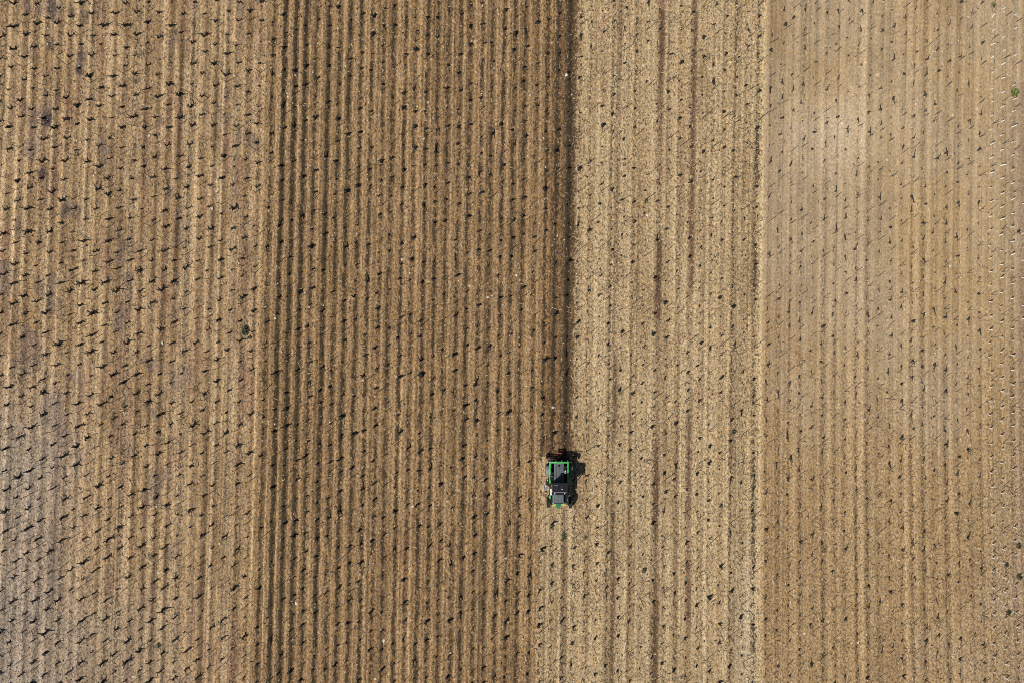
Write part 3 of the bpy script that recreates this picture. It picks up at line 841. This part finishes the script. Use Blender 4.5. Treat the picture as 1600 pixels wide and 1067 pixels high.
# wheels, legs and mudguards
for zx, zy, R, w, side in ((222, 385, .45, .28, -1), (552, 385, .45, .26, 1), (236, 832, .46, .28, -1), (544, 842, .46, .28, 1)):
    cx, cy = tp(zx, zy, R); cx -= TX; cy -= TY
    wheel = lathe_x('wheel', [(-.06, .0), (-.06, .16), (.06, .16), (.06, .0)], cx, cy, R, M_green, tractor)
    lathe_x('tyre', [(-w * .38, R * .58), (-w * .5, R * .72), (-w * .48, R * .92), (-w * .3, R), (w * .3, R), (w * .48, R * .92), (w * .5, R * .72), (w * .38, R * .58), (-w * .38, R * .58)], cx, cy, R, M_rubber, wheel)
    bm = bmesh.new()
    for s in range(18):
        th = 2 * math.pi * s / 18
        for sd in (-1, 1):
            vs = bmesh.ops.create_cube(bm, size=1.0)['verts']
            M = Matrix.Translation((cx, cy, R)) @ Matrix.Rotation(th + sd * .09, 4, 'X') @ Matrix.Translation((sd * w * .23, 0, R + .005)) @ Matrix.Rotation(sd * .5, 4, 'Z') @ Matrix.Diagonal((w * .5, .05, .05, 1))
            for v in vs: v.co = M @ v.co
    bm_obj('tread', bm, M_rubber, wheel)
    lathe_x('rim', [(-w * .36, R * .60), (-w * .30, R * .55), (-.02, R * .5), (.02, R * .5), (w * .30, R * .55), (w * .36, R * .60)], cx, cy, R, M_grey, wheel)
    lx = cx - side * (w * .5 + .09)
    bm = bmesh.new(); add_box(bm, lx - .06, lx + .06, cy - .09, cy + .09, R - .12, FH - .17, .015)
    add_box(bm, min(lx, cx) , max(lx, cx), cy - .06, cy + .06, R - .06, R + .06)
    bm_obj('portal_leg', bm, M_green if zy < 500 else M_black, tractor)
    if zy < 500:
        bm = bmesh.new()
        for q in range(5):
            th0, th1 = math.radians(35 + q * 22), math.radians(35 + (q + 1) * 22)
            r0 = R + .05
            vs = [bm.verts.new((cx + dx, cy + rr * math.cos(t), R + rr * math.sin(t))) for dx in (-w * .52, w * .52) for t in (th0, th1) for rr in (r0, r0 + .015)]
            bmesh.ops.convex_hull(bm, input=vs)
        bm_obj('mudguard', bm, M_grey if side < 0 else M_slate, tractor)
# tank deck behind the cab
deck = zbox('spray_tank', 322, 294, 453, 560, .92, 1.32, M_slate, bev=.04)
for zx in (352, 388, 424):
    zbox('rib', zx - 1.5, 300, zx + 1.5, 552, 1.31, 1.332, M_black, deck, 0)
bar('tank_lid', [(388, 330, 1.32), (388, 330, 1.36)], .10, M_black, deck, 14)
zbox('shade_plate', 276, 300, 498, 600, .80, .86, M_black)  # black sheet standing in for the shaded ground seen through the frame
zbox('shade_block', 284, 420, 316, 540, .86, 1.25, M_black)  # dark blocks added to fill the shaded gaps beside the tank
zbox('shade_block', 462, 330, 494, 420, .86, 1.2, M_black)
bar('exhaust_pipe', [(476, 425, 1.0), (477, 412, 1.48), (486, 388, 1.54)], .04, M_silver)
zbox('valve_box', 466, 396, 488, 440, 1.1, 1.42, M_grey)
# cab
cab_floor = zbox('cab_floor', 292, 600, 512, 715, 1.10, 1.18, M_black)
cab = zbox('cab_body', 298, 600, 506, 722, 1.18, 1.55, M_black, bev=.03)
for zx in (304, 500):
    for zy in (584, 704):
        bar('cab_pillar', [(zx, zy + 2, 1.53), (zx, zy, 2.50)], .035, M_black, cab)
for zx0, zy0, zx1, zy1 in ((306, 700, 498, 704), (306, 584, 498, 588)):
    zbox('window', zx0, zy0, zx1, zy1, 1.55, 2.475, M_glass, cab, 0)
for zx in (302, 499):
    zbox('window', zx, 590, zx + 3, 698, 1.55, 2.475, M_glass, cab, 0)
roof = zbox('cab_roof', 292, 566, 516, 714, 2.48, 2.58, M_black, bev=.05)
zbox('roof_hatch', 328, 610, 374, 672, 2.58, 2.61, M_glass, roof, .01)
zbox('roof_hatch', 405, 610, 460, 676, 2.58, 2.61, M_glass, roof, .01)
zbox('roof_rim', 318, 694, 490, 701, 2.58, 2.605, M_grey, roof, .005)
zbox('roof_rim', 318, 598, 372, 603, 2.58, 2.605, M_grey, roof, .005)
bar('beacon', [(432, 655, 2.60), (430, 652, 2.68)], .06, M_silver, roof, 10)
for zx in (332, 470):
    zbox('work_lamp', zx - 12, 700, zx + 12, 724, 2.40, 2.50, M_silver, roof, .01)
# left flank: white tube, ladder, hoses
zbox('white_duct', 267, 648, 285, 740, 1.36, 1.50, M_white, bev=.03)
zbox('filter_housing', 286, 676, 300, 700, 1.36, 1.48, M_silver)
lad = zbox('ladder', 176, 590, 184, 668, .4, 1.30, M_silver, bev=.005)
for q in range(4):
    zbox('step', 184, 592, 214, 664, .45 + q * .26, .475 + q * .26, M_silver, lad, .004)
bar('hose', [(205, 668, 1.2), (216, 700, 1.3), (226, 735, 1.1), (240, 770, 1.0)], .03, mat_basic('pink_hose', (.40, .22, .22), .5), None)
bar('grab_rail', [(240, 470, 1.6), (228, 520, 1.75), (236, 566, 1.65)], .022, M_silver)
bar('grab_rail', [(210, 560, 1.5), (196, 612, 1.65), (222, 645, 1.55)], .025, M_silver)
# mirrors
for sgn, pts, m in ((-1, [(300, 690, 2.2), (215, 700, 2.15)], (190, 690, 216, 700)), (1, [(506, 690, 2.2), (600, 704, 2.15)], (588, 696, 618, 706))):
    bar('mirror_arm', pts, .018, M_black)
    zbox('mirror', *m, 1.95, 2.25, M_black)
# hood and nose
hood = zbox('hood', 298, 728, 453, 852, .90, 1.52, M_slate, bev=.06)
zbox('hood_seam', 372, 732, 376, 846, 1.515, 1.532, M_black, hood, 0)
zbox('engine_side', 454, 730, 500, 848, .8, 1.25, M_black)
zbox('engine_side', 276, 745, 296, 848, .8, 1.2, M_black)
zbox('radiator_grille', 312, 853, 440, 862, .9, 1.4, M_black)
bm = bmesh.new()
pts = [(335, 856), (425, 856), (405, 905), (375, 932), (350, 905)]
lo = [bm.verts.new((*[c - o for c, o in zip(tp(x, y, 1.15), (TX, TY))], .75)) for x, y in pts]
hi = [bm.verts.new((*[c - o for c, o in zip(tp(x, y, 1.15), (TX, TY))], 1.15)) for x, y in pts]
bm.faces.new(hi[::-1]); bm.faces.new(lo)
for i in range(5): bm.faces.new((lo[i], hi[i], hi[(i + 1) % 5], lo[(i + 1) % 5]))
bmesh.ops.recalc_face_normals(bm, faces=bm.faces)
bm_obj('nose', bm, mat_basic('dark_green_paint', (.02, .16, .07), .4, var=.3, scale=6), tractor)
for pts in ([(296, 846, 1.25), (330, 858, 1.3), (362, 858, 1.3)], [(418, 864, 1.3), (448, 858, 1.3), (482, 852, 1.25)]):
    bar('bumper_wing', pts, .05, M_lime)
for zx in (318, 460):
    zbox('headlight', zx - 20, 866, zx + 20, 888, 1.0, 1.12, M_lamp, None, .02)
for zx in (254, 508):
    zbox('front_bracket', zx, 792, zx + 16, 868, .95, 1.2, M_black)
# mounted cultivator
TB = .46
cult = zbox('cultivator', 205, 206, 640, 222, TB - .1, TB, M_black)
zbox('headstock', 335, 150, 430, 166, TB - .05, TB + .12, M_red, cult)
for zx in (345, 418):
    zbox('lift_arm', zx - 6, 168, zx + 6, 268, TB, TB + .08, M_black, cult)
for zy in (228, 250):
    zbox('shade_bar', 226, zy, 622, zy + 16, TB - .14, TB - .03, M_black, cult)  # added black bars standing in for the shadow between cultivator and frame
zbox('shade_box', 300, 256, 480, 270, TB - .2, TB + .25, M_black, cult)  # added black box, darkens the shadowed gap by the rear crossbar
for i in range(11):
    zx = 215 + i * 42.5
    bar('tine', [(zx, 208, TB - .05), (zx, 186 + (i % 2) * 8, TB - .10), (zx + 3, 178 + (i % 3) * 6, .22), (zx + 4, 190, -.04)], .028, M_red if i in (4,) else M_black, cult, 6)
for zx, zy in ((205, 216), (640, 218)):
    cx, cy = tp(zx, zy, .25)
    lathe_x('disc', [(-.02, .02), (-.03, .24), (.03, .24), (.02, .02)], cx - TX, cy - TY, .23, M_orange, cult, 18)
for zx in (232, 618):
    bar('depth_wheel', [(zx - 10, 190, .17), (zx + 10, 190, .17)], .17, M_rubber, cult, 14)
